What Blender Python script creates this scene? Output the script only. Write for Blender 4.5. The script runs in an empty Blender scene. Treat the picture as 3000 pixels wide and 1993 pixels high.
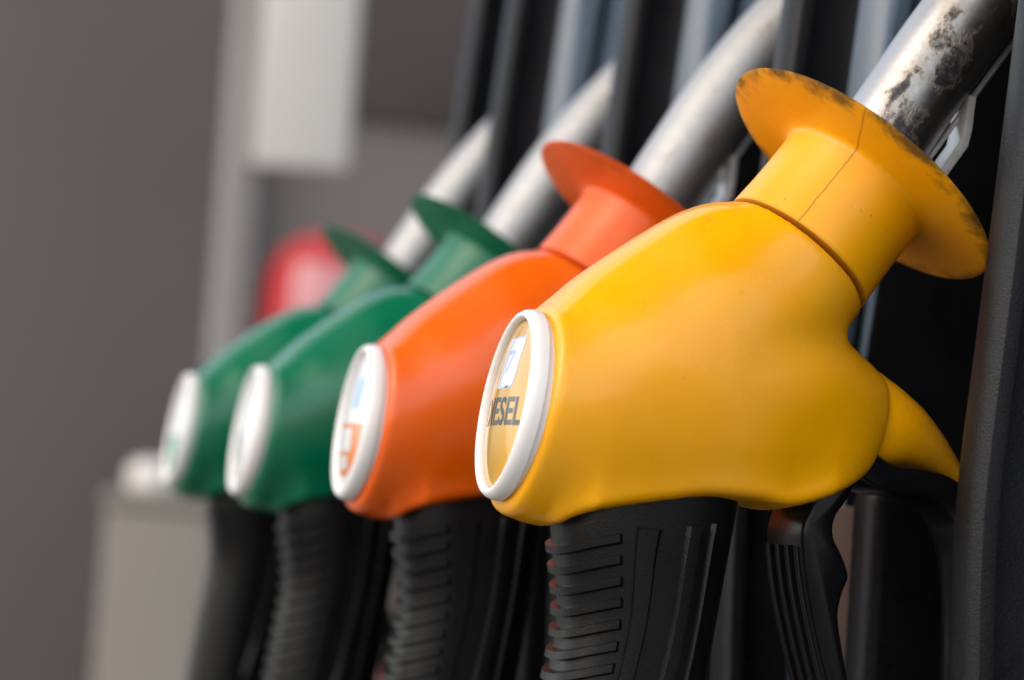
import bpy, bmesh, math, random
import numpy as np
from mathutils import Vector, Matrix

# ------------------------------------------------------------------ camera, world, sun, exposure
scene = bpy.context.scene
COL = scene.collection
cam_d = bpy.data.cameras.new('camera')
cam = bpy.data.objects.new('camera', cam_d)
COL.objects.link(cam)
right = Vector((0.95328779, -0.29435075, 0.06782348))
down = Vector((0.08462543, 0.04470949, -0.99540926))
fwd = Vector((0.28996711, 0.95465109, 0.06753057))
CAM = Vector((-0.19278392, -0.63081234, -0.02803643))
cam.matrix_world = Matrix(((right.x, -down.x, -fwd.x, CAM.x), (right.y, -down.y, -fwd.y, CAM.y),
                           (right.z, -down.z, -fwd.z, CAM.z), (0, 0, 0, 1)))
cam_d.sensor_width = 36.0
cam_d.lens = 91.53
cam_d.clip_start = 0.02
cam_d.clip_end = 200.0
cam_d.dof.use_dof = True
cam_d.dof.focus_distance = 0.672
cam_d.dof.aperture_fstop = 9.0
cam_d.dof.aperture_blades = 0
scene.camera = cam

SUN_DIR = Vector((-0.58, -0.20, 0.60)).normalized()       # towards the light
SUN_EL = math.asin(SUN_DIR.z)
SUN_AZ = math.atan2(SUN_DIR.x, SUN_DIR.y)
world = bpy.data.worlds.new('World')
scene.world = world
world.use_nodes = True
wn = world.node_tree.nodes
sky = wn.new('ShaderNodeTexSky')
sky.sky_type = 'NISHITA'
sky.sun_disc = False
sky.sun_elevation = SUN_EL
sky.sun_rotation = SUN_AZ
sky.air_density = 1.0
sky.dust_density = 3.0
sky.ozone_density = 1.0
world.node_tree.links.new(sky.outputs[0], wn['Background'].inputs[0])
wn['Background'].inputs[1].default_value = 0.12
sun_d = bpy.data.lights.new('sun', 'SUN')
sun_d.energy = 1.3
sun_d.angle = math.radians(170)
sun_d.color = (1.0, 0.96, 0.9)
sun = bpy.data.objects.new('sun', sun_d)
COL.objects.link(sun)
sun.rotation_euler = SUN_DIR.to_track_quat('Z', 'Y').to_euler()
sun.location = (-2, 1, 3)
vs = scene.view_settings
vs.view_transform = 'Standard'
vs.look = 'None'
vs.gamma = 1.0
vs.use_curve_mapping = False
vs.exposure = 0.95
vs.use_white_balance = True
vs.white_balance_temperature = 6650
scene.cycles.use_denoising = True
scene.cycles.max_bounces = 8

# ------------------------------------------------------------------ materials
def new_mat(name):
    m = bpy.data.materials.new(name)
    m.use_nodes = True
    nt = m.node_tree
    return m, nt, nt.nodes['Principled BSDF']

def N(nt, t, **kw):
    n = nt.nodes.new(t)
    for k, v in kw.items():
        setattr(n, k, v)
    return n

def noise(nt, scale, detail=4, rough=.55, vec=None):
    n = N(nt, 'ShaderNodeTexNoise')
    n.inputs['Scale'].default_value = scale
    n.inputs['Detail'].default_value = detail
    n.inputs['Roughness'].default_value = rough
    if vec is None:
        tc = N(nt, 'ShaderNodeTexCoord')
        vec = tc.outputs['Object']
    nt.links.new(vec, n.inputs['Vector'])
    return n

def ramp(nt, src, stops):
    r = N(nt, 'ShaderNodeValToRGB')
    el = r.color_ramp.elements
    while len(el) < len(stops):
        el.new(.5)
    for e, (p, c) in zip(el, stops):
        e.position = p
        e.color = (c, c, c, 1) if not isinstance(c, tuple) else (*c, 1)
    nt.links.new(src, r.inputs[0])
    return r.outputs[0]

def mix(nt, fac, a, b):
    m = N(nt, 'ShaderNodeMix', data_type='RGBA')
    if hasattr(fac, 'links') or hasattr(fac, 'is_output'):
        nt.links.new(fac, m.inputs[0])
    else:
        m.inputs[0].default_value = fac
    for s, v in ((6, a), (7, b)):
        if isinstance(v, tuple):
            m.inputs[s].default_value = (*v, 1)
        else:
            nt.links.new(v, m.inputs[s])
    return m.outputs[2]

def math_n(nt, op, a, b=None, c=None):
    m = N(nt, 'ShaderNodeMath', operation=op)
    for i, v in enumerate((a, b, c)):
        if v is None:
            continue
        if isinstance(v, (int, float)):
            m.inputs[i].default_value = v
        else:
            nt.links.new(v, m.inputs[i])
    return m.outputs[0]

def bump(nt, bsdf, src, strength, dist):
    b = N(nt, 'ShaderNodeBump')
    b.inputs['Strength'].default_value = strength
    b.inputs['Distance'].default_value = dist
    nt.links.new(src, b.inputs['Height'])
    nt.links.new(b.outputs[0], bsdf.inputs['Normal'])

def plastic(name, col, dirt=(.05, .03, .015), rough=.17, specks=.35, worn=0.0, sss=0.0, painted_sheen=.30, smudge=.42):
    m, nt, b = new_mat(name)
    b.inputs['Specular IOR Level'].default_value = .45
    n1 = noise(nt, 55, 5)
    tint = ramp(nt, n1.outputs[0], [(.35, 0.0), (.7, 1.0)])
    c = mix(nt, tint, col, tuple(x * .93 for x in col))
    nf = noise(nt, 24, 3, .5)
    c = mix(nt, ramp(nt, nf.outputs[0], [(.46, 0.0), (.66, painted_sheen)]), c, tuple(min(1, x * .96 + .06) for x in col))  # broad pale patches: soft sky reflection painted into the base colour
    nsm = noise(nt, 75, 8, .72)
    c = mix(nt, ramp(nt, nsm.outputs[0], [(.62, 0.0), (.80, smudge)]), c, dirt)
    n2 = noise(nt, 420, 3, .6)
    sp = ramp(nt, n2.outputs[0], [(.70, 0.0), (.78, 1.0)])
    n3 = noise(nt, 38, 3)
    pat = ramp(nt, n3.outputs[0], [(.48, 0.0), (.68, 1.0)])
    f = math_n(nt, 'MULTIPLY', math_n(nt, 'MULTIPLY', sp, pat), specks)
    c = mix(nt, f, c, dirt)
    nt.links.new(c, b.inputs['Base Color'])
    nh = noise(nt, 30, 6, .6)
    r = ramp(nt, nh.outputs[0], [(.32, rough - .04), (.52, rough + .03), (.70, rough + .18)])
    nt.links.new(r, b.inputs['Roughness'])
    n4 = noise(nt, 900, 2)
    bump(nt, b, n4.outputs[0], .12, .0003)
    if sss:
        b.inputs['Subsurface Weight'].default_value = sss
        b.inputs['Subsurface Radius'].default_value = (.004, .002, .0006)
        b.inputs['Subsurface Scale'].default_value = 1.0
    return m

def guard_plastic(name, col, R, centre, axis, dirt_amt):
    """moulded guard: grime round the rim, specks, a dark mould parting line"""
    m, nt, b = new_mat(name)
    tc = N(nt, 'ShaderNodeTexCoord')
    sub = N(nt, 'ShaderNodeVectorMath', operation='SUBTRACT')
    nt.links.new(tc.outputs['Object'], sub.inputs[0])
    sub.inputs[1].default_value = centre
    def dot(v):
        d = N(nt, 'ShaderNodeVectorMath', operation='DOT_PRODUCT')
        nt.links.new(sub.outputs[0], d.inputs[0])
        d.inputs[1].default_value = v
        return d.outputs['Value']
    ax = Vector(axis)
    e1 = Vector((ax.z, 0, -ax.x))
    u = dot(e1)
    v = dot((0, 1, 0))
    rad = math_n(nt, 'SQRT', math_n(nt, 'ADD', math_n(nt, 'MULTIPLY', u, u), math_n(nt, 'MULTIPLY', v, v)))
    n1 = noise(nt, 60, 5)
    n2 = noise(nt, 150, 6, .7)
    n3 = noise(nt, 500, 3, .6)
    # grime towards the rim, broken up by noise
    edge = N(nt, 'ShaderNodeMapRange')
    edge.inputs['From Min'].default_value = R * .66
    edge.inputs['From Max'].default_value = R * 1.0
    nt.links.new(rad, edge.inputs['Value'])
    k = math_n(nt, 'ADD', math_n(nt, 'MULTIPLY', edge.outputs[0], .36), math_n(nt, 'MULTIPLY', n2.outputs[0], .45))
    k = math_n(nt, 'ADD', k, math_n(nt, 'MULTIPLY', n1.outputs[0], .52))
    g1 = ramp(nt, k, [(.73, 0.0), (.90, 1.0)])
    g1 = math_n(nt, 'MULTIPLY', g1, dirt_amt)
    sp = ramp(nt, n3.outputs[0], [(.68, 0.0), (.76, 1.0)])
    pat = ramp(nt, n1.outputs[0], [(.42, 0.0), (.62, 1.0)])
    g2 = math_n(nt, 'MULTIPLY', math_n(nt, 'MULTIPLY', sp, pat), .55 * dirt_amt)
    # parting line: the half plane through the axis towards the camera side
    wob = math_n(nt, 'MULTIPLY', math_n(nt, 'SUBTRACT', n2.outputs[0], .5), .0012)
    du = math_n(nt, 'ABSOLUTE', math_n(nt, 'ADD', math_n(nt, 'ADD', u, math_n(nt, 'MULTIPLY', v, -.55)), wob))
    ln = N(nt, 'ShaderNodeMapRange')
    ln.inputs['From Min'].default_value = .00012
    ln.inputs['From Max'].default_value = .00042
    ln.inputs['To Min'].default_value = 1.0
    ln.inputs['To Max'].default_value = 0.0
    nt.links.new(du, ln.inputs['Value'])
    g3 = math_n(nt, 'MULTIPLY', ln.outputs[0], .6 * dirt_amt)
    jt = N(nt, 'ShaderNodeMapRange')
    jt.inputs['From Min'].default_value = .0012 - .030
    jt.inputs['From Max'].default_value = .0030 - .030
    jt.inputs['To Min'].default_value = 1.0
    jt.inputs['To Max'].default_value = 0.0
    nt.links.new(dot(tuple(ax)), jt.inputs['Value'])
    g3 = math_n(nt, 'MAXIMUM', g3, math_n(nt, 'MULTIPLY', jt.outputs[0], .9 * dirt_amt))
    f = math_n(nt, 'MAXIMUM', math_n(nt, 'MAXIMUM', g1, g2), g3)
    base = mix(nt, ramp(nt, n1.outputs[0], [(.35, 0.0), (.7, 1.0)]), col, tuple(x * .92 for x in col))
    c = mix(nt, f, base, (.035, .022, .012))
    nt.links.new(c, b.inputs['Base Color'])
    r = math_n(nt, 'ADD', .36, math_n(nt, 'MULTIPLY', f, .3))
    nt.links.new(r, b.inputs['Roughness'])
    bump(nt, b, n3.outputs[0], .10, .0003)
    return m

def black_plastic(name, col=(.012, .012, .013), rough=.38, grain=1500, gs=.35, gd=.0005, spec=.5):
    m, nt, b = new_mat(name)
    b.inputs['Specular IOR Level'].default_value = spec
    n1 = noise(nt, 40, 4)
    c = mix(nt, ramp(nt, n1.outputs[0], [(.3, 0.0), (.75, 1.0)]), col, tuple(x * 1.6 for x in col))
    nt.links.new(c, b.inputs['Base Color'])
    r = ramp(nt, n1.outputs[0], [(.3, rough - .06), (.75, rough + .1)])
    nt.links.new(r, b.inputs['Roughness'])
    n2 = noise(nt, grain, 2, .5)
    bump(nt, b, n2.outputs[0], gs, gd)
    return m

def steel_worn(name, amt, rgh):
    m, nt, b = new_mat(name)
    tc = N(nt, 'ShaderNodeTexCoord')
    uv = tc.outputs['UV']
    sep = N(nt, 'ShaderNodeSeparateXYZ')
    nt.links.new(uv, sep.inputs[0])
    mp = N(nt, 'ShaderNodeMapping')
    mp.inputs['Scale'].default_value = (3.2, 4.0, 1)
    nt.links.new(uv, mp.inputs['Vector'])
    n1 = noise(nt, 1.7, 8, .68, mp.outputs[0])
    n2 = noise(nt, 260, 6, .7)
    n3 = noise(nt, 700, 3, .6)
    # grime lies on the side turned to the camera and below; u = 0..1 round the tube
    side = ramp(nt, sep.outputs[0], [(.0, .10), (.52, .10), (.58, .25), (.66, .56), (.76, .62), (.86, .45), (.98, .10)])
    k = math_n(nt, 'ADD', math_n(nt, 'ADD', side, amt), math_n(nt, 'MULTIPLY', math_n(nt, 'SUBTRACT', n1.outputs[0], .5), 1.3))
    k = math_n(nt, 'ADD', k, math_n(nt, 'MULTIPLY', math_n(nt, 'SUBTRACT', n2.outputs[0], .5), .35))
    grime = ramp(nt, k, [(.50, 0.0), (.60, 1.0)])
    brown = ramp(nt, math_n(nt, 'ADD', k, math_n(nt, 'MULTIPLY', n3.outputs[0], .2)), [(.42, 0.0), (.62, .7)])
    c = mix(nt, brown, (.44, .44, .435), (.30, .25, .19))
    dk = mix(nt, ramp(nt, n3.outputs[0], [(.45, 0.0), (.7, 1.0)]), (.022, .022, .024), (.09, .085, .08))
    c = mix(nt, grime, c, dk)
    nt.links.new(c, b.inputs['Base Color'])
    met = math_n(nt, 'SUBTRACT', 1.0, math_n(nt, 'MULTIPLY', grime, .9))
    nt.links.new(met, b.inputs['Metallic'])
    r = math_n(nt, 'ADD', math_n(nt, 'MULTIPLY', n2.outputs[0], .22), math_n(nt, 'ADD', rgh, math_n(nt, 'MULTIPLY', grime, .05)))
    nt.links.new(r, b.inputs['Roughness'])
    hgt = math_n(nt, 'ADD', math_n(nt, 'MULTIPLY', grime, .6), math_n(nt, 'MULTIPLY', n2.outputs[0], .4))
    bump(nt, b, hgt, .35, .0006)
    return m

def simple(name, col, rough=.5, metal=0.0, var=.08, scale=20, coat=0.0):
    m, nt, b = new_mat(name)
    n1 = noise(nt, scale, 4)
    c = mix(nt, ramp(nt, n1.outputs[0], [(.3, 0.0), (.7, 1.0)]), col, tuple(x * (1 - var * 2) for x in col))
    nt.links.new(c, b.inputs['Base Color'])
    b.inputs['Roughness'].default_value = rough
    b.inputs['Metallic'].default_value = metal
    b.inputs['Coat Weight'].default_value = coat
    b.inputs['Coat Roughness'].default_value = .04
    return m

YEL = (.93, .41, .002)
ORA = (.84, .122, .003)
GRE = (.0, .15, .07)
AX = Vector((.595, 0, .804)).normalized()      # neck axis (leaning to the dispenser)
SPAX = Vector((.530, 0, .848)).normalized()    # spout axis, a little steeper
SEAM = Vector((.0753, 0, .0455)) - AX * .0020
SPO = Vector((.0766, 0, .0450))
GC = SEAM + AX * .030
GR = .0412
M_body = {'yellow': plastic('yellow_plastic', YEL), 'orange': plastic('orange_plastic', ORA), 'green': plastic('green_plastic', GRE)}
M_guard = {'yellow': guard_plastic('yellow_guard_plastic', YEL, GR, GC, AX, .85),
           'orange': guard_plastic('orange_guard_plastic', ORA, GR, GC, AX, .25),
           'green': guard_plastic('green_guard_plastic', GRE, GR, GC, AX, .25)}
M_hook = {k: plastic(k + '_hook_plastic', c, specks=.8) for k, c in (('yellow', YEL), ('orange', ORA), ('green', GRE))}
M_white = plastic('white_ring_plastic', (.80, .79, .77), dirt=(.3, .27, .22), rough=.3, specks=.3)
M_grip = black_plastic('black_grip_plastic', (.004, .004, .0045), rough=.30, grain=1500, gs=.16, gd=.0004, spec=.20)
M_lever = black_plastic('black_lever_plastic', (.004, .004, .0045), rough=.22, grain=300, gs=.05, spec=.16)
M_disp = black_plastic('black_dispenser_plastic', (.006, .006, .007), rough=.30, grain=2300, gs=.40, gd=.0005, spec=.18)
M_sky_sheen = black_plastic('painted_sky_sheen', (.052, .078, .112), rough=.22, grain=900, gs=.06, gd=.0004, spec=1.0)  # same black plastic; sky reflection put into a blue-grey base colour
M_edge = black_plastic('satin_edge_plastic', (.006, .007, .0085), rough=.28, grain=2300, gs=.40, gd=.0005, spec=.22)
M_steel = {True: steel_worn('worn_aluminium', -.06, .30), False: steel_worn('dull_aluminium', -.30, .48)}
M_clip = simple('bright_steel', (.78, .78, .76), .35, .35, .1, 300)
M_hose = black_plastic('black_hose_rubber', rough=.5, grain=500)
M_amber = simple('amber_print', (.66, .36, .05), .10, 0, .03, 60, coat=.25)
M_lwhite = simple('white_print', (.82, .84, .86), .10, 0, .02, 60, coat=.25)
M_blue = simple('pale_blue_print', (.42, .58, .80), .12, 0, .02, 60, coat=.25)
M_ink = simple('black_print', (.012, .012, .014), .12, 0, .0, 60, coat=.25)
M_oprint = simple('orange_print', (.80, .26, .10), .12, 0, .02, 60, coat=.25)
M_gprint = simple('green_print', (.10, .42, .32), .12, 0, .02, 60, coat=.25)
M_sprint = simple('grey_print', (.42, .47, .52), .12, 0, .02, 60, coat=.25)

# ------------------------------------------------------------------ helpers
def link(o, parent=None):
    COL.objects.link(o)
    if parent is not None:
        o.parent = parent
    return o

def mesh_obj(name, verts, faces, mat, parent=None, smooth=True, sharp=None):
    me = bpy.data.meshes.new(name)
    me.from_pydata([tuple(v) for v in verts], [], [tuple(f) for f in faces])
    me.update()
    if mat:
        me.materials.append(mat)
    o = bpy.data.objects.new(name, me)
    link(o, parent)
    finish(me, smooth, sharp)
    return o

def finish(me, smooth=True, sharp=None):
    bm = bmesh.new()
    bm.from_mesh(me)
    bmesh.ops.recalc_face_normals(bm, faces=bm.faces)
    for f in bm.faces:
        f.smooth = smooth
    if sharp is not None:
        for e in bm.edges:
            if len(e.link_faces) == 2 and e.calc_face_angle(0) > math.radians(sharp):
                e.smooth = False
    bm.to_mesh(me)
    bm.free()

def tag(o, label=None, cat=None, group=None, kind=None):
    if label: o['label'] = label
    if cat: o['category'] = cat
    if group: o['group'] = group
    if kind: o['kind'] = kind
    return o

def empty(name, loc=(0, 0, 0)):
    o = bpy.data.objects.new(name, None)
    o.empty_display_size = .02
    COL.objects.link(o)
    o.location = loc
    return o

def rbox(name, lo, hi, mat, parent=None, bev=.003, seg=3):
    bm = bmesh.new()
    bmesh.ops.create_cube(bm, size=1)
    for v in bm.verts:
        v.co = Vector([(lo[i] + hi[i]) / 2 + v.co[i] * (hi[i] - lo[i]) for i in range(3)])
    if bev:
        bmesh.ops.bevel(bm, geom=bm.edges[:], offset=bev, segments=seg, affect='EDGES', profile=.5)
    me = bpy.data.meshes.new(name)
    bm.to_mesh(me)
    bm.free()
    me.materials.append(mat)
    o = bpy.data.objects.new(name, me)
    link(o, parent)
    finish(me, True, 40)
    return o

def lathe(name, profile, origin, axis, mat, parent=None, seg=96, sharp=35, closed=False):
    """profile: list of (t along axis, radius)"""
    axis = Vector(axis).normalized()
    e1 = axis.cross(Vector((0, 1, 0))).normalized()
    e2 = axis.cross(e1)
    vs_, fs = [], []
    n = len(profile)
    for i in range(seg):
        a = 2 * math.pi * i / seg
        d = e1 * math.cos(a) + e2 * math.sin(a)
        for t, r in profile:
            vs_.append(Vector(origin) + axis * t + d * r)
    for i in range(seg):
        j = (i + 1) % seg
        for k in range(n - 1 if not closed else n):
            l = (k + 1) % n
            fs.append((i * n + k, i * n + l, j * n + l, j * n + k))
    o = mesh_obj(name, vs_, fs, mat, parent)
    bm = bmesh.new()
    bm.from_mesh(o.data)
    bmesh.ops.remove_doubles(bm, verts=bm.verts, dist=1e-6)
    bm.to_mesh(o.data)
    bm.free()
    finish(o.data, True, sharp)
    return o

def tube(name, pts, rad, mat, parent=None, seg=32, caps=True, flat=None):
    """tube along pts in the XZ plane or 3D; flat=(rx, ry): rx in the bending plane, ry along Y"""
    P = [Vector(p) for p in pts]
    vs_, fs, uvs = [], [], []
    n = len(P)
    for i, p in enumerate(P):
        t = (P[min(i + 1, n - 1)] - P[max(i - 1, 0)]).normalized()
        b = Vector((0, 1, 0))
        b = (b - t * b.dot(t)).normalized()
        a = b.cross(t).normalized()
        r = rad[i] if isinstance(rad, (list, tuple)) else rad
        for k in range(seg):
            th = 2 * math.pi * k / seg
            if flat:
                c, s = math.cos(th), math.sin(th)
                e = 2 / 5.0
                c = math.copysign(abs(c) ** e, c) * flat[0]
                s = math.copysign(abs(s) ** e, s) * flat[1]
                vs_.append(p + a * c + b * s)
            else:
                vs_.append(p + a * (r * math.cos(th)) + b * (r * math.sin(th)))
            uvs.append((k / seg, i / n))
    for i in range(n - 1):
        for k in range(seg):
            l = (k + 1) % seg
            fs.append((i * seg + k, i * seg + l, (i + 1) * seg + l, (i + 1) * seg + k))
    if caps:
        fs.append(tuple(range(seg)))
        fs.append(tuple(range((n - 1) * seg, n * seg)))
    o = mesh_obj(name, vs_, fs, mat, parent, True, 50)
    uvl = o.data.uv_layers.new(name='UVMap')
    for poly in o.data.polygons:
        us = [uvs[v][0] for v in poly.vertices]
        wrap = max(us) - min(us) > .5
        for li, v in zip(poly.loop_indices, poly.vertices):
            u, w = uvs[v]
            if wrap and u < .5:
                u += 1.0
            uvl.data[li].uv = (u, w)
    return o

def spline(pts, n=12, closed=False):
    """Catmull-Rom through pts"""
    P = [np.array(p, float) for p in pts]
    out = []
    m = len(P)
    rng = range(m) if closed else range(m - 1)
    for i in rng:
        p1, p2 = P[i], P[(i + 1) % m]
        p0 = P[i - 1] if (closed or i > 0) else 2 * p1 - p2
        p3 = P[(i + 2) % m] if (closed or i + 2 < m) else 2 * p2 - p1
        for k in range(n):
            t = k / n
            out.append(.5 * ((2 * p1) + (-p0 + p2) * t + (2 * p0 - 5 * p1 + 4 * p2 - p3) * t * t + (-p0 + 3 * p1 - 3 * p2 + p3) * t ** 3))
    if not closed:
        out.append(P[-1])
    return np.array(out)

# ---- inflated outlines: a side profile swollen to a rounded solid, cut by planes with soft edges
def blur(a, s, h):
    r = int(3 * s / h) + 1
    k = np.exp(-.5 * (np.arange(-r, r + 1) * h / s) ** 2)
    k /= k.sum()
    for ax in (0, 1):
        pad = [(r, r) if i == ax else (0, 0) for i in range(2)]
        b = np.pad(a, pad, mode='edge')
        a = sum(k[j] * (b[j:j + a.shape[0], :] if ax == 0 else b[:, j:j + a.shape[1]]) for j in range(2 * r + 1))
    return a

def sdist(poly, X, Z):
    """signed distance, positive inside"""
    A = poly
    B = np.roll(poly, -1, 0)
    d = np.full(X.shape, 1e9)
    ins = np.zeros(X.shape, bool)
    for (ax, az), (bx, bz) in zip(A, B):
        ex, ez = bx - ax, bz - az
        L = ex * ex + ez * ez
        if L < 1e-12:
            continue
        t = np.clip(((X - ax) * ex + (Z - az) * ez) / L, 0, 1)
        d = np.minimum(d, (X - ax - t * ex) ** 2 + (Z - az - t * ez) ** 2)
        c = (az > Z) != (bz > Z)
        if ez != 0:
            ins ^= c & (X < ax + (Z - az) / ez * ex)
    d = np.sqrt(d)
    return np.where(ins, d, -d)

def inflate_mesh(outline, planes=(), h=1.1, thick=1.0, screen=None, kround=2.0, umod=None, extra=None):
    """outline in mm (x, z); planes: (px, pz, nx, nz, k) keep the side away from n. Returns verts (m) and quads"""
    poly = np.array(outline)
    lo = poly.min(0) - 5
    hi = poly.max(0) + 5
    for (px, pz, nx, nz, k) in planes:      # trim the grid to what is kept
        pass
    xs = np.arange(lo[0], hi[0], h)
    zs = np.arange(lo[1], hi[1], h)
    X, Z = np.meshgrid(xs, zs, indexing='ij')
    d = sdist(poly, X, Z)
    inside = d > 0
    u = np.where(inside, d * 20, 0.0)
    k2 = 0.0 if screen is None else (h / screen) ** 2
    w = 1.9
    par = (np.add.outer(np.arange(X.shape[0]), np.arange(X.shape[1])) % 2) == 0
    for it in range(700):
        for m in (par, ~par):
            s = np.zeros_like(u)
            s[1:-1, 1:-1] = u[2:, 1:-1] + u[:-2, 1:-1] + u[1:-1, 2:] + u[1:-1, :-2]
            new = (s + 2 * h * h) / (4 + k2)
            mm = m & inside
            u[mm] += w * (new[mm] - u[mm])
    D = 4.0
    g = np.where(inside, D * (1 - np.exp(-np.abs(d) / D)), d)
    valid = (d > .6).astype(float)
    q = np.where(d > .6, u / np.maximum(g, 1e-3), 0)
    q = blur(q, 2.2, h) / np.maximum(blur(valid, 2.2, h), 1e-6)
    q = np.where(blur(valid, 2.2, h) > 1e-4, q, 20)
    u = q * g * thick
    if umod is not None:
        u = umod(X, Z, u)
    ymax = math.sqrt(max(u.max(), 1)) + 4
    ny = int(ymax / h) + 1
    ys = (np.arange(-ny, ny + 1)) * h
    gux, guz = np.gradient(u, h)
    g2 = gux ** 2 + guz ** 2
    Y3 = ys[None, :, None]
    F = Y3 ** 2 - u[:, None, :]
    G = np.sqrt(4 * Y3 ** 2 + g2[:, None, :]) + 2.0
    phi = F / G
    X3 = X[:, None, :] + 0 * Y3
    Z3 = Z[:, None, :] + 0 * Y3
    Y3 = Y3 + 0 * X3
    for (px, pz, nx, nz, k) in planes:
        pd = (X3 - px) * nx + (Z3 - pz) * nz
        hh = np.clip(.5 + .5 * (phi - pd) / k, 0, 1)
        phi = pd * (1 - hh) + phi * hh + k * hh * (1 - hh)
    if extra is not None:
        phi = extra(X3, Y3, Z3, phi)
    return surface_nets(phi, (xs[0], ys[0], zs[0]), h)

def surface_nets(phi, org, h):
    nx, ny, nz = phi.shape
    neg = phi < 0
    c = [(i, j, k) for i in (0, 1) for j in (0, 1) for k in (0, 1)]
    cnt = sum(neg[i:nx - 1 + i, j:ny - 1 + j, k:nz - 1 + k].astype(int) for i, j, k in c)
    act = (cnt > 0) & (cnt < 8)
    idx = -np.ones(act.shape, int)
    cells = np.argwhere(act)
    idx[act] = np.arange(len(cells))
    acc = np.zeros((len(cells), 3))
    wsum = np.zeros(len(cells))
    val = {cc: phi[cells[:, 0] + cc[0], cells[:, 1] + cc[1], cells[:, 2] + cc[2]] for cc in c}
    for a in c:
        for ax in range(3):
            if a[ax] == 0:
                b = list(a); b[ax] = 1; b = tuple(b)
                va, vb = val[a], val[b]
                cr = (va < 0) != (vb < 0)
                t = np.where(cr, va / np.where(va - vb == 0, 1, va - vb), 0)
                p = np.array(a, float)[None, :] + 0 * acc
                p[:, ax] = t
                acc += p * cr[:, None]
                wsum += cr
    pos = cells + acc / wsum[:, None]
    # pull the points onto the surface
    gr = np.gradient(phi)
    def samp(a, p):
        p = np.clip(p, 0, np.array(a.shape) - 1.001)
        i = p.astype(int)
        f = p - i
        r = 0
        for cc in c:
            wgt = np.prod(np.where(np.array(cc)[None, :] == 1, f, 1 - f), axis=1)
            r = r + wgt * a[i[:, 0] + cc[0], i[:, 1] + cc[1], i[:, 2] + cc[2]]
        return r
    for it in range(4):
        f = samp(phi, pos)
        g = np.stack([samp(q, pos) for q in gr], 1)
        st = f / np.maximum((g ** 2).sum(1), 1e-3)
        pos = pos - np.clip(st[:, None] * g, -.4, .4)
    faces = []
    for ax in range(3):
        o1, o2 = [(1, 2), (2, 0), (0, 1)][ax]
        sl0 = [slice(None)] * 3
        sl1 = [slice(None)] * 3
        sl0[ax] = slice(0, -1)
        sl1[ax] = slice(1, None)
        cr = neg[tuple(sl0)] != neg[tuple(sl1)]
        e = np.argwhere(cr)
        ok = (e[:, o1] > 0) & (e[:, o2] > 0) & (e[:, o1] < phi.shape[o1] - 1) & (e[:, o2] < phi.shape[o2] - 1)
        e = e[ok]
        def cell(d1, d2):
            q = e.copy()
            q[:, o1] -= d1
            q[:, o2] -= d2
            return idx[q[:, 0], q[:, 1], q[:, 2]]
        faces.append(np.stack([cell(0, 0), cell(1, 0), cell(1, 1), cell(0, 1)], 1))
    faces = np.concatenate(faces)
    faces = faces[(faces >= 0).all(1)]
    return (pos * h + np.array(org)) / 1000.0, faces

# ------------------------------------------------------------------ shared nozzle meshes (built once, in metres, x to the dispenser, y along the row, z up)
CAPN = Vector((-.990, .050, .131)).normalized()           # the cap looks outward and a little up
CAPO = Vector((.0022, 0, 0))                           # centre of the body's cut end
body_outline = np.concatenate([
    spline([(-34, 31.5), (-12, 28.6), (4.5, 26.2), (8.5, 27.9), (16, 34.9), (28, 44.2), (38, 51.2), (44.5, 54.8), (50, 56.8), (55.8, 58.2), (62, 65), (74, 81), (86, 97)], 8),
    spline([(122, 74), (108, 54.5), (95.2, 36.5), (91.0, 30.0), (87.6, 25.0), (91.5, 21.9), (97.5, 17.6), (104.5, 11), (108, 4), (104.5, -3.5), (97.5, -10.0), (90.0, -14.6), (83.5, -17.6), (76, -20.4), (69.8, -21.6), (61, -20.7), (48, -20.6), (38, -22.2), (21.2, -25.4), (15.2, -27.4), (11.5, -29.6), (7.0, -29.6), (1.5, -28.2), (-4, -27), (-34, -24)], 8)])
REAR = (98.9, 5.0, .985, -.17)
def skirt(X, Z, u):
    """the body's lower edge is boxy: it comes down over the grip like a skirt"""
    d = sdist(body_outline, X, Z)
    # shallow valley running forward from the crotch between neck and rear bulge, and slight moulding waves
    ax_, az_, bx_, bz_ = 90.0, 25.0, 48.0, 17.0
    ex, ez = bx_ - ax_, bz_ - az_
    t = np.clip(((X - ax_) * ex + (Z - az_) * ez) / (ex * ex + ez * ez), 0, 1)
    dist = np.hypot(X - ax_ - t * ex, Z - az_ - t * ez)
    u = u * (1 - .34 * (1 - t) ** 1.2 * np.exp(-(dist / 8.0) ** 2))
    u = u * (1 + .035 * np.sin(X / 9.0 + 1.3) * np.cos(Z / 10.5 + .4) + .02 * np.sin((X + 1.3 * Z) / 6.5))
    m = np.clip((X - 8) / 10, 0, 1) * np.clip((98 - X) / 16, 0, 1) * np.clip((6 - Z) / 12, 0, 1)
    dd = np.maximum(d, 0)
    return u + m * 430 * (1 - np.exp(-dd / 1.2)) * np.exp(-dd / 6.0)
bv, bf = inflate_mesh(body_outline,
                      planes=[(CAPO.x * 1000, 0, CAPN.x, CAPN.z, 2.4),
                              (SEAM.x * 1000, SEAM.z * 1000, AX.x, AX.z, 1.2),
                              (*REAR, 1.8)],
                      h=1.05, thick=1.0, screen=46, umod=skirt)
hook_outline = spline([(88, 16), (96, 18.2), (102.8, 14.9), (108, 11.6), (113.4, 7.6), (119.5, 1.4), (124.8, -5), (129, -11), (130, -15), (126, -13.6), (121, -10.9), (115, -8.8), (108, -8.2), (101, -9.2), (96, -10.2), (88, -8)], 8, True)
hv, hf = inflate_mesh(hook_outline, h=.9, thick=1.45)

def lens_h(r):            # gentle dome of the cap's lens, height over its rim
    return .0024 * (1 - (r / .0216) ** 2)

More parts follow.
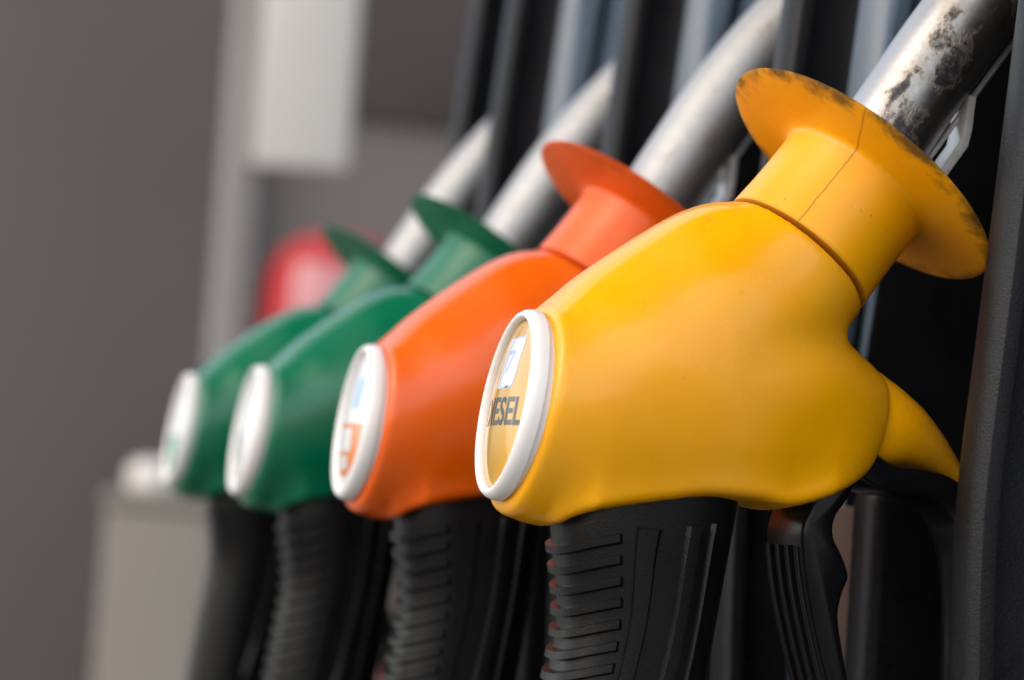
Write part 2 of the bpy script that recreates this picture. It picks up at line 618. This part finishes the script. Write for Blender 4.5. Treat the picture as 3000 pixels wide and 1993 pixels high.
LENS_T = .0030            # the lens rim, along CAPN from the body's cut end
CE2 = (Vector((0, 0, 1)) - CAPN * CAPN.z).normalized()
CE1 = CAPN.cross(CE2) * -1   # reading direction on the cap (left to right for someone facing it)
if CE1.y > 0:
    CE1 = -CE1
def cap_pt(u, v, lift):
    r = math.hypot(u, v)
    return CAPO + CAPN * (LENS_T + lens_h(r) + lift) + CE1 * u + CE2 * v

def print_patch(name, poly, mat, parent, lift=.00012):
    """a flat printed shape on the domed lens: grid-filled polygon in lens coordinates (m)"""
    bm = bmesh.new()
    vsb = [bm.verts.new((x, y, 0)) for x, y in poly]
    bm.faces.new(vsb)
    for axis in ((1, 0, 0), (0, 1, 0)):
        for k in range(-10, 11):
            bmesh.ops.bisect_plane(bm, geom=bm.verts[:] + bm.edges[:] + bm.faces[:], plane_co=Vector(axis) * (k * .0018), plane_no=axis)
    bmesh.ops.triangulate(bm, faces=bm.faces[:])
    me = bpy.data.meshes.new(name)
    for v in bm.verts:
        v.co = cap_pt(v.co.x, v.co.y, lift)
    bm.to_mesh(me)
    bm.free()
    me.materials.append(mat)
    o = bpy.data.objects.new(name, me)
    link(o, parent)
    finish(me, True)
    return o

def rrect(x0, y0, x1, y1, r, n=6):
    pts = []
    for cx, cy, a0 in ((x1 - r, y1 - r, 0), (x0 + r, y1 - r, 90), (x0 + r, y0 + r, 180), (x1 - r, y0 + r, 270)):
        for k in range(n + 1):
            a = math.radians(a0 + 90 * k / n)
            pts.append((cx + r * math.cos(a), cy + r * math.sin(a)))
    return pts

def segment(y_top, R=.0182, n=40):
    a0 = math.asin(max(-1, min(1, y_top / R)))
    pts = []
    for k in range(n + 1):
        a = a0 - (math.pi + 2 * a0) * k / n
        pts.append((R * math.cos(a), R * math.sin(a)))
    return pts

def text_patch(name, body, width, height, cx, cy, mat, parent, lift=.0002):
    cu = bpy.data.curves.new('lettering_curve', 'FONT')
    cu.body = body
    cu.align_x = 'CENTER'
    cu.resolution_u = 4
    cu.offset = .022
    to = bpy.data.objects.new('lettering_tmp', cu)
    COL.objects.link(to)
    bpy.context.view_layer.update()
    me = bpy.data.meshes.new_from_object(to.evaluated_get(bpy.context.evaluated_depsgraph_get()))
    bpy.data.objects.remove(to)
    bpy.data.curves.remove(cu)
    bm = bmesh.new()
    bm.from_mesh(me)
    for axis in ((1, 0, 0), (0, 1, 0)):
        for k in range(0, 80):
            bmesh.ops.bisect_plane(bm, geom=bm.verts[:] + bm.edges[:] + bm.faces[:], plane_co=Vector(axis) * (k * .1 - 4), plane_no=axis)
    bm.to_mesh(me)
    bm.free()
    P = [v.co.copy() for v in me.vertices]
    x0, x1 = min(p.x for p in P), max(p.x for p in P)
    y0, y1 = min(p.y for p in P), max(p.y for p in P)
    for v, p in zip(me.vertices, P):
        v.co = cap_pt(cx + ((p.x - x0) / (x1 - x0) - .5) * width, cy + ((p.y - y0) / (y1 - y0) - .5) * height, lift)
    me.name = name
    me.materials.clear()
    me.materials.append(mat)
    o = bpy.data.objects.new(name, me)
    link(o, parent)
    finish(me, True)
    return o

# grip: a loft of rounded sections
GZ = np.array([-14, -25, -30, -40, -50, -60, -70, -85, -105, -135, -150.])
GF = np.array([14.5, 13.4, 13.4, 15.6, 17.6, 17.0, 15.2, 13.0, 10.6, 8.0, 7.2])      # front edge
GB = np.array([61.5, 60.4, 59.6, 58.3, 57.0, 55.8, 54.5, 52.6, 50.0, 46.5, 45.0])    # back edge
GT = np.array([17.5, 17.3, 17.1, 16.8, 16.4, 16.2, 16.2, 16.4, 16.8, 17.2, 17.2])    # half thickness
_gz = np.linspace(GZ[0], GZ[-1], 60)
def _sm(v):
    w = np.interp(_gz, GZ[::-1], v[::-1])
    for _ in range(12):
        w = np.concatenate([[w[0]], (w[:-2] + 2 * w[1:-1] + w[2:]) / 4, [w[-1]]])
    return w
_gf, _gb, _gt = _sm(GF), _sm(GB), _sm(GT)
def grip_pt(z, th, off=0.0):
    """z in mm, th in radians (pi = front, -pi/2 = the side facing the camera)"""
    f = np.interp(z, _gz[::-1], _gf[::-1])
    b = np.interp(z, _gz[::-1], _gb[::-1])
    t = np.interp(z, _gz[::-1], _gt[::-1])
    a = (b - f) / 2
    c, s = math.cos(th), math.sin(th)
    e = 2 / 2.9
    return Vector(((f + b) / 2 + math.copysign(abs(c) ** e, c) * (a + off), math.copysign(abs(s) ** e, s) * (t + off), z)) / 1000

def grip_mesh():
    vs_, fs = [], []
    n = 64
    zs = np.linspace(-12, -150, 70)
    for z in zs:
        for k in range(n):
            vs_.append(grip_pt(z, 2 * math.pi * k / n))
    for i in range(len(zs) - 1):
        for k in range(n):
            l = (k + 1) % n
            fs.append((i * n + k, i * n + l, (i + 1) * n + l, (i + 1) * n + k))
    fs.append(tuple(range(n)))
    fs.append(tuple(range((len(zs) - 1) * n, len(zs) * n)))
    return vs_, fs

def grip_patch(zt, zb, th0, th1, h, nt_=24, nz=2, taper=.35, drift=0.0, tilt=0.0):
    """raised pad on the grip: zt..zb mm, th0..th1, height h mm, bevelled flanks"""
    vs_, fs = [], []
    rows = []
    zr = [zt, zt - taper] + list(np.linspace(zt - taper, zb + taper, nz + 1))[1:-1] + [zb + taper, zb]
    dth = taper / 17.0
    tr = [th0, th0 + dth] + list(np.linspace(th0 + dth, th1 - dth, nt_ + 1))[1:-1] + [th1 - dth, th1]
    for i, z in enumerate(zr):
        row = []
        for j, t in enumerate(tr):
            up = h if (0 < i < len(zr) - 1 and 0 < j < len(tr) - 1) else -.3
            row.append(len(vs_))
            q = grip_pt(z, t + drift * (zt - z), up)
            zz = z + tilt * (q.x * 1000 - 15) + (.10 * (q.y * 1000) ** 2 / 16 if tilt else 0)
            vs_.append(grip_pt(zz, t + drift * (zt - z), up))
        rows.append(row)
    for i in range(len(rows) - 1):
        for j in range(len(tr) - 1):
            fs.append((rows[i][j], rows[i + 1][j], rows[i + 1][j + 1], rows[i][j + 1]))
    return vs_, fs

# trigger lever profile (side view, mm), extruded across
trig_front = [(81, -12), (78.5, -19), (76.6, -26), (77.2, -33), (79.2, -43), (82.6, -55), (86.2, -66), (92, -84), (99, -104)]
trig_back = [(104, -107), (100, -90), (95.5, -76), (91.8, -64), (89.2, -54), (88.0, -47.5), (88.8, -42), (90.2, -37.5), (88.2, -32.5), (85.4, -27.5), (85.6, -22.5), (88.8, -17.5), (91, -12)]
trig_poly = np.concatenate([spline(trig_front, 6), spline(trig_back, 6)])

def extrude_profile(name, poly, y0, y1, mat, parent, bev=1.2, seg=3):
    bm = bmesh.new()
    a = [bm.verts.new((x / 1000, y0 / 1000, z / 1000)) for x, z in poly]
    bm.faces.new(a)
    r = bmesh.ops.extrude_face_region(bm, geom=bm.faces[:])
    vv = [g for g in r['geom'] if isinstance(g, bmesh.types.BMVert)]
    bmesh.ops.translate(bm, verts=vv, vec=(0, (y1 - y0) / 1000, 0))
    bmesh.ops.recalc_face_normals(bm, faces=bm.faces[:])
    caps = [e for e in bm.edges if abs(e.verts[0].co.y - e.verts[1].co.y) < 1e-9]
    bmesh.ops.bevel(bm, geom=caps, offset=bev / 1000, segments=seg, affect='EDGES', profile=.5)
    me = bpy.data.meshes.new(name)
    bm.to_mesh(me)
    bm.free()
    me.materials.append(mat)
    o = bpy.data.objects.new(name, me)
    link(o, parent)
    finish(me, True, 38)
    return o

guard_path = spline([(92, 0, -7), (100, 0, -11.2), (108, 0, -11.8), (116, 0, -13.2), (123, 0, -17.5), (128, 0, -25), (131, 0, -36), (132.5, 0, -55), (133, 0, -90), (130, 0, -112), (120, 0, -126), (100, 0, -134), (70, 0, -138), (48, 0, -139)], 6) / 1000
spout_pts = []
for k in range(14):
    spout_pts.append(SPO + SPAX * (.020 + .0036 * k))
a0 = math.atan2(SPAX.z, SPAX.x)
p = spout_pts[-1].copy()
for k in range(1, 34):
    a = a0 - math.radians(.85 * k)
    p = p + Vector((math.cos(a), 0, math.sin(a))) * .0037
    spout_pts.append(p.copy())

MESH = {}
def shared(key, name, verts, faces, mat, parent, sharp=None):
    """the first use builds the mesh; later uses share or recolour it"""
    k2 = (key, mat.name)
    if k2 not in MESH:
        if key in MESH:
            me = MESH[key].copy()
            me.materials.clear()
            me.materials.append(mat)
        else:
            me = bpy.data.meshes.new(name)
            me.from_pydata([tuple(v) for v in verts], [], [tuple(int(i) for i in f) for f in faces])
            me.materials.append(mat)
            finish(me, True, sharp)
            MESH[key] = me
        MESH[k2] = me
    o = bpy.data.objects.new(name, MESH[k2])
    return link(o, parent)

gv, gf_ = grip_mesh()
RIBS = [grip_patch(-34.0 - 5.35 * k, -37.0 - 5.35 * k, math.radians(109), math.radians(251), 1.5, 30, 1, .55, 0.0, .20) for k in range(19)]
BARS = []
for sgn in (-1, 1):
    for (c0, c1, zt) in ((-101, -90, -28.5), (-82, -73, -27.0), (-65, -61, -26.0)):
        t0, t1 = math.radians(c0), math.radians(c1)
        if sgn > 0:
            t0, t1 = -t1, -t0
        BARS.append(grip_patch(zt, -128, t0, t1, 1.15, 5, 40, .4, .0022 * sgn))

def make_nozzle(kind, idx, loc, rot, label):
    root = empty('fuel_nozzle', loc)
    root.rotation_euler = (0, rot, 0)
    tag(root, label, 'fuel nozzle', 'fuel nozzles hanging in a row on the dispenser')
    mb, mg = M_body[kind], M_guard[kind]
    shared('body', 'body', bv, bf, mb, root)
    shared('hook', 'hook_sleeve', hv, hf, M_hook[kind], root)
    # white cap ring and its lens
    ring = [(-.005, .0205), (-.005, .0238), (.0003, .0238), (.0005, .0247), (.0022, .0247), (.0036, .0243), (.0045, .0236), (.0048, .0230), (.0046, .0224), (.0038, .0220), (.0010, .0217)]
    lathe('cap_ring', ring, CAPO, CAPN, M_white, root, 96, 60, True)
    lm = {'yellow': M_amber}.get(kind, M_lwhite)
    prof = [(LENS_T + lens_h(r), r) for r in [.0216 - .0009 * q for q in range(24)] + [0.0]]
    lens = lathe('cap_lens', prof, CAPO, CAPN, lm, root, 72, 60)
    if kind == 'yellow':
        print_patch('printed_border', rrect(-.0082, .0036, .0082, .0172, .0022), M_blue, lens, .00005)
        print_patch('printed_panel', rrect(-.0077, .0041, .0077, .0167, .0018), M_lwhite, lens, .00008)
        print_patch('printed_mark', [(-.003, .0135), (-.003, .0125), (.0012, .0125), (-.0016, .0075), (-.0004, .0075), (.0028, .0127), (.0028, .0135)], M_blue, lens, .00011)
        text_patch('lettering', 'DIESEL', .0345, .0074, .0010, -.0024, M_ink, lens, .00007)
    elif kind == 'orange':
        print_patch('printed_band', segment(-.0010, .0178), M_oprint, lens, .00010)
        print_patch('printed_panel', rrect(-.0145, -.0098, .0085, -.0026, .001), M_lwhite, lens, .00020)
        print_patch('printed_panel', rrect(-.0075, -.0152, .0055, -.0110, .001), M_lwhite, lens, .00020)
        print_patch('printed_emblem', rrect(.0030, .0035, .0120, .0135, .002), M_blue, lens, .00010)
    elif idx == 3:
        print_patch('printed_band', segment(-.0030, .0180), M_gprint, lens, .00010)
    else:
        print_patch('printed_panel', rrect(-.0130, -.0120, .0060, -.0010, .002), M_sprint, lens, .00010)
        print_patch('printed_band', segment(-.0145, .0180), M_lwhite, lens, .00010)
    # neck collar flaring into the round splash guard
    R = GR
    prof = [(-.004, .0188), (.0016, .0188), (.0018, .0212), (.0022, .0219), (.0040, .0217), (.0090, .0214), (.0150, .0213), (.0200, .0213), (.0238, .0213), (.0248, .0215), (.0254, .0219), (.0258, .0227),
            (.0262, .0250), (.0267, .0300), (.0273, .0360), (.0278, .0398), (.0280, .0406), (.0284, R), (.0288, .0406), (.0287, .0398), (.0283, .0360), (.0277, .0300), (.0274, .0200), (.0274, .0120)]
    prof = [(t + .0020 if t > .0035 else t, r) for t, r in prof]
    lathe('splash_guard', prof, SEAM, AX, mg, root, 128, 50)
    tube('spout', spout_pts, .0125, M_steel[kind == 'yellow'], root, 56)
    side = Vector((SPAX.z, 0, -SPAX.x))          # towards the dispenser, across the spout
    clip = [SPO + SPAX * t + side * s for t, s in ((.030, .0130), (.036, .0160), (.040, .0182), (.052, .0186), (.056, .0170), (.064, .0128))]
    tube('latch_clip', clip, .001, M_clip, root, 16, True, (.0014, .0050))
    wire = [SPO + SPAX * (.030 + .006 * k) + side * (.0134 + .00022 * k) for k in range(12)]
    tube('spring_wire', wire, .0008, M_clip, root, 10)
    # grip with its moulded ribs and bars
    g = shared('grip', 'grip', gv, gf_, M_grip, root, 60)
    for i, (v_, f_) in enumerate(RIBS):
        shared(('rib', i), 'rib', v_, f_, M_grip, g, 30)
    for i, (v_, f_) in enumerate(BARS):
        shared(('bar', i), 'grip_bar', v_, f_, M_grip, g, 30)
    tr = extrude_profile('trigger', trig_poly, -12.5, 12.5, M_lever, root, 1.6, 3)
    fr = spline(trig_front, 6)
    for yy in (-9.6, -3.2, 3.2, 9.6):
        pts = [Vector((x / 1000 + .0002, yy / 1000, z / 1000)) for x, z in fr[16:]]
        tube('trigger_rib', pts, .001, M_lever, tr, 12, True, (.0011, .0017))
    tube('trigger_guard', [Vector(q) for q in guard_path], .004, M_lever, root, 28, True, (.0042, .0125))
    hose = spline([(29, 0, -148), (26, 0, -175), (24, 0, -230), (34, 0, -320), (70, 0, -400), (150, 0, -440), (240, 0, -430), (318, 0, -400)], 8) / 1000
    tube('hose', [Vector(q) for q in hose], .0125, M_hose, root, 28)
    return root

# ------------------------------------------------------------------ setting: ground, wall, far things
GROUND = -.95
M_ground = simple('concrete', (.20, .19, .175), .85, 0, .12, 3)
M_wall = simple('brown_grey_render', (.150, .126, .116), .5, 0, .05, 1.5)
M_wall2 = simple('grey_panel', (.215, .188, .172), .5, 0, .05, 1.5)
M_post = simple('grey_painted_steel', (.29, .28, .265), .5, 0, .05, 5)
M_sign = simple('off_white_enamel', (.56, .56, .53), .4, 0, .03, 8)
M_lid = simple('white_lid_plastic', (.68, .66, .63), .4, 0, .03, 8)
M_cab = simple('beige_grey_paint', (.215, .195, .172), .5, 0, .05, 6)
M_dark = simple('dark_brown_panel', (.075, .058, .053), .5, 0, .08, 5)
M_red = simple('red_enamel', (.50, .018, .026), .5, 0, .05, 10)
M_redlab = simple('faded_paper_label', (.62, .27, .29), .4, 0, .03, 40)

def sheet(name, x0, x1, y0, y1, z, mat):
    return mesh_obj(name, [(x0, y0, z), (x1, y0, z), (x1, y1, z), (x0, y1, z)], [(0, 1, 2, 3)], mat, None, False)
tag(sheet('ground', -40, 40, -40, 40, GROUND, M_ground), kind='structure')

tag(rbox('building_wall', (-.35, 3.20, GROUND), (.56, 3.35, .82), M_wall, None, .004), 'brown grey rendered wall filling the left of the background', 'wall')
tag(rbox('wall_panel', (.562, 3.24, GROUND), (1.6, 3.36, .82), M_wall2, None, .004), 'plain grey wall panel behind the green nozzles, right of the pale post', 'wall')
tag(rbox('dark_beam', (.60, 3.226, .56), (1.5, 3.239, .82), M_dark, None, .004), 'dark brown overhead beam beside the white hanging panel', 'beam')
tag(rbox('steel_post', (.400, 2.60, GROUND), (.442, 2.66, .80), M_post, None, .004), 'slim pale grey vertical steel post in the blurred background', 'post')
sg = rbox('sign_panel', (-.062, -.012, -.18), (.062, .012, .18), M_sign, None, .006)
sg.location = (.483, 2.56, .568)
sg.rotation_euler = (0, 0, math.radians(-20))
tag(sg, 'off-white upright rectangular panel hanging on the pale post', 'panel')
cab = empty('low_cabinet', (.40, 2.62, GROUND))
tag(cab, 'low beige grey cabinet at the lower left behind the nozzles', 'cabinet')
cab.rotation_euler = (0, 0, math.radians(-17))
rbox('cabinet_body', (-.10, -.12, 0), (.20, .12, .90), M_cab, cab, .006)
rbox('cabinet_top', (-.104, -.124, .9005), (.204, .124, .922), M_cab, cab, .006)
cap = lathe('white_lid', [(0, 0), (0, .034), (.004, .037), (.022, .037), (.034, .032), (.039, .018), (.040, 0)], (.334, 2.56, GROUND + .9225), (0, 0, 1), M_lid, None, 48, 50)
tag(cap, 'small rounded white lid sitting on the beige cabinet', 'lid')

fe = empty('fire_extinguisher', (.555, 2.62, GROUND))
tag(fe, 'red rounded cylinder with a white label behind the farthest green nozzle', 'fire extinguisher')
lathe('cylinder', [(.66, 0), (.66, .080), (.67, .092), (1.14, .096), (1.185, .095), (1.215, .090), (1.240, .077), (1.258, .056), (1.267, .030), (1.269, 0)], (0, 0, 0), (0, 0, 1), M_red, fe, 64, 60)
lv, lf = [], []
LZ = [(1.03, .0968), (1.14, .0968), (1.185, .0958), (1.205, .0929), (1.222, .0876)]
for i in range(25):
    a = math.radians(-138 + 85 * i / 24)
    for z, r in LZ:
        lv.append((r * math.cos(a), r * math.sin(a), z))
for i in range(24):
    for q in range(4):
        lf.append((5 * i + q, 5 * i + 5 + q, 5 * i + 6 + q, 5 * i + 1 + q))
mesh_obj('paper_label', lv, lf, M_redlab, fe)
rbox('stand', (-.09, -.09, 0), (.09, .09, .659), M_cab, fe, .006)

tag(rbox('added_canopy_roof', (-2.2, -3.0, 3.6), (4.0, 2.2, 3.9), M_cab, None, .01), 'unseen flat canopy roof added overhead to shade the dispenser', 'canopy', kind='structure')  # unseen roof, added to block the upper sky and narrow the highlights
# ------------------------------------------------------------------ dispenser with its dividers
PITCH = .1604
disp = empty('fuel_dispenser', (.30, .25, GROUND))
tag(disp, 'black plastic fuel dispenser front with upright dividers between the nozzles', 'fuel dispenser')
def dpart(o):
    o.parent = disp
    o.matrix_parent_inverse = disp.matrix_basis.inverted()
    return o
disp.matrix_basis = Matrix.Translation((.30, .25, GROUND))
dpart(rbox('back_panel', (.32, -.40, GROUND), (.42, .70, .60), M_disp, None, .006))
dpart(rbox('lower_panel', (.30, -.40, GROUND), (.319, .70, -.36), M_disp, None, .004))

DZ = np.array([-.36, -.12, -.045, -.022, -.006, .047, .111, .25, .40, .55])
DX = np.array([.1065, .1040, .1022, .1010, .1022, .1066, .1112, .1230, .1355, .148])
def plan(z):
    """cross-section of a divider at height z: (x from its front edge, y from its far corner)"""
    s = float(np.interp(z, [-.06, .0, .06, .11, .17, .3], [0.0, .03, .12, .5, 1.1, 1.7]))
    r = .0022
    pts = [(.20, 0.0), (.03, 0.0), (.012, 0.0), (.0022, -.0002), (.0006, -.0010), (0, -.0030), (0, -.0055), (.0002, -.0080), (.0012, -.0105), (.0028, -.0122), (.0060, -.0130),
           (.0068, -.0128), (.0076, -.0105), (.0110, -.0102), (.0180, -.0104)]
    e = -.0106
    pts += [(.0220, e - .0012 * s), (.0255, e - .0035 * s), (.0282, e - .0068 * s), (.0298, e - .0105 * s), (.0304, e - .0135 * s), (.0330, e - .0142 * s), (.0345, e - .0142 * s),
            (.0352, e - .0090 * s), (.0370, e - .0080 * s), (.0380, e - .0090 * s), (.0384, e - .0300 * s), (.0390, e - .0330 * s), (.0410, e - .0345 * s), (.0600, e - .0350 * s), (.20, e - .0360 * s)]
    return pts
def divider(k, dx=0.0):
    zs = np.concatenate([np.linspace(-.36, -.07, 8), np.linspace(-.06, .3, 37), np.linspace(.32, .55, 8)])
    n = len(plan(0))
    vs_, fs = [], []
    key = 'divider%g' % dx
    if key not in MESH:
        xf = np.interp(zs, DZ, DX)
        for _ in range(3):
            xf = np.concatenate([[xf[0]], (xf[:-2] + 2 * xf[1:-1] + xf[2:]) / 4, [xf[-1]]])
        for z, x0 in zip(zs, xf):
            for px, py in plan(z):
                vs_.append((x0 + dx + px, py, z))
        for i in range(len(zs) - 1):
            for j in range(n):
                l = (j + 1) % n
                fs.append((i * n + j, i * n + l, (i + 1) * n + l, (i + 1) * n + j))
        fs.append(tuple(range(n)))
        fs.append(tuple(range((len(zs) - 1) * n, len(zs) * n)))
    fresh = key not in MESH
    o = shared(key, 'divider', vs_, fs, M_disp, None, 32)
    if fresh:
        o.data.materials.append(M_sky_sheen)
        o.data.materials.append(M_edge)
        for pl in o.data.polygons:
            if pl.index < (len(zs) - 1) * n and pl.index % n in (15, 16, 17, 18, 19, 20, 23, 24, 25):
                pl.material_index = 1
            elif pl.index < (len(zs) - 1) * n and pl.index % n in (2, 3, 4, 5, 6, 7, 8):
                pl.material_index = 2
    o.location = (0, k * PITCH - .045, 0)
    bpy.context.view_layer.update()
    return dpart(o)
for k in range(4):
    divider(k)
divider(4, .026)
M_tan = simple('tan_brown_paint', (.20, .145, .125), .45, 0, .06, 8)
for k in range(4):
    y = k * PITCH
    dpart(rbox('boot_box', (.1225, y + .046, -.355), (.3185, y + .062, -.012), M_disp, None, .005))
    t = rbox('tan_strip', (.1335, y + .0990, -.355), (.1530, y + .1018, -.018), M_tan, None, .0008)
    dpart(t)

# ------------------------------------------------------------------ the four nozzles
make_nozzle('yellow', 0, (0, 0, 0), 0.0, 'nearest nozzle, yellow, sharp in focus, with DIESEL printed on its cap')
make_nozzle('orange', 1, (-.0008, PITCH, -.0022), math.radians(-1.8), 'orange nozzle with white cap between the yellow and the green ones')
make_nozzle('green', 2, (-.0030, 2 * PITCH, -.0032), math.radians(-1.2), 'nearer of the two green nozzles, directly behind the orange one')
make_nozzle('green', 3, (-.0010, 3 * PITCH, -.0008), math.radians(-1.2), 'farthest green nozzle, leftmost in the row, with a green band on its cap')
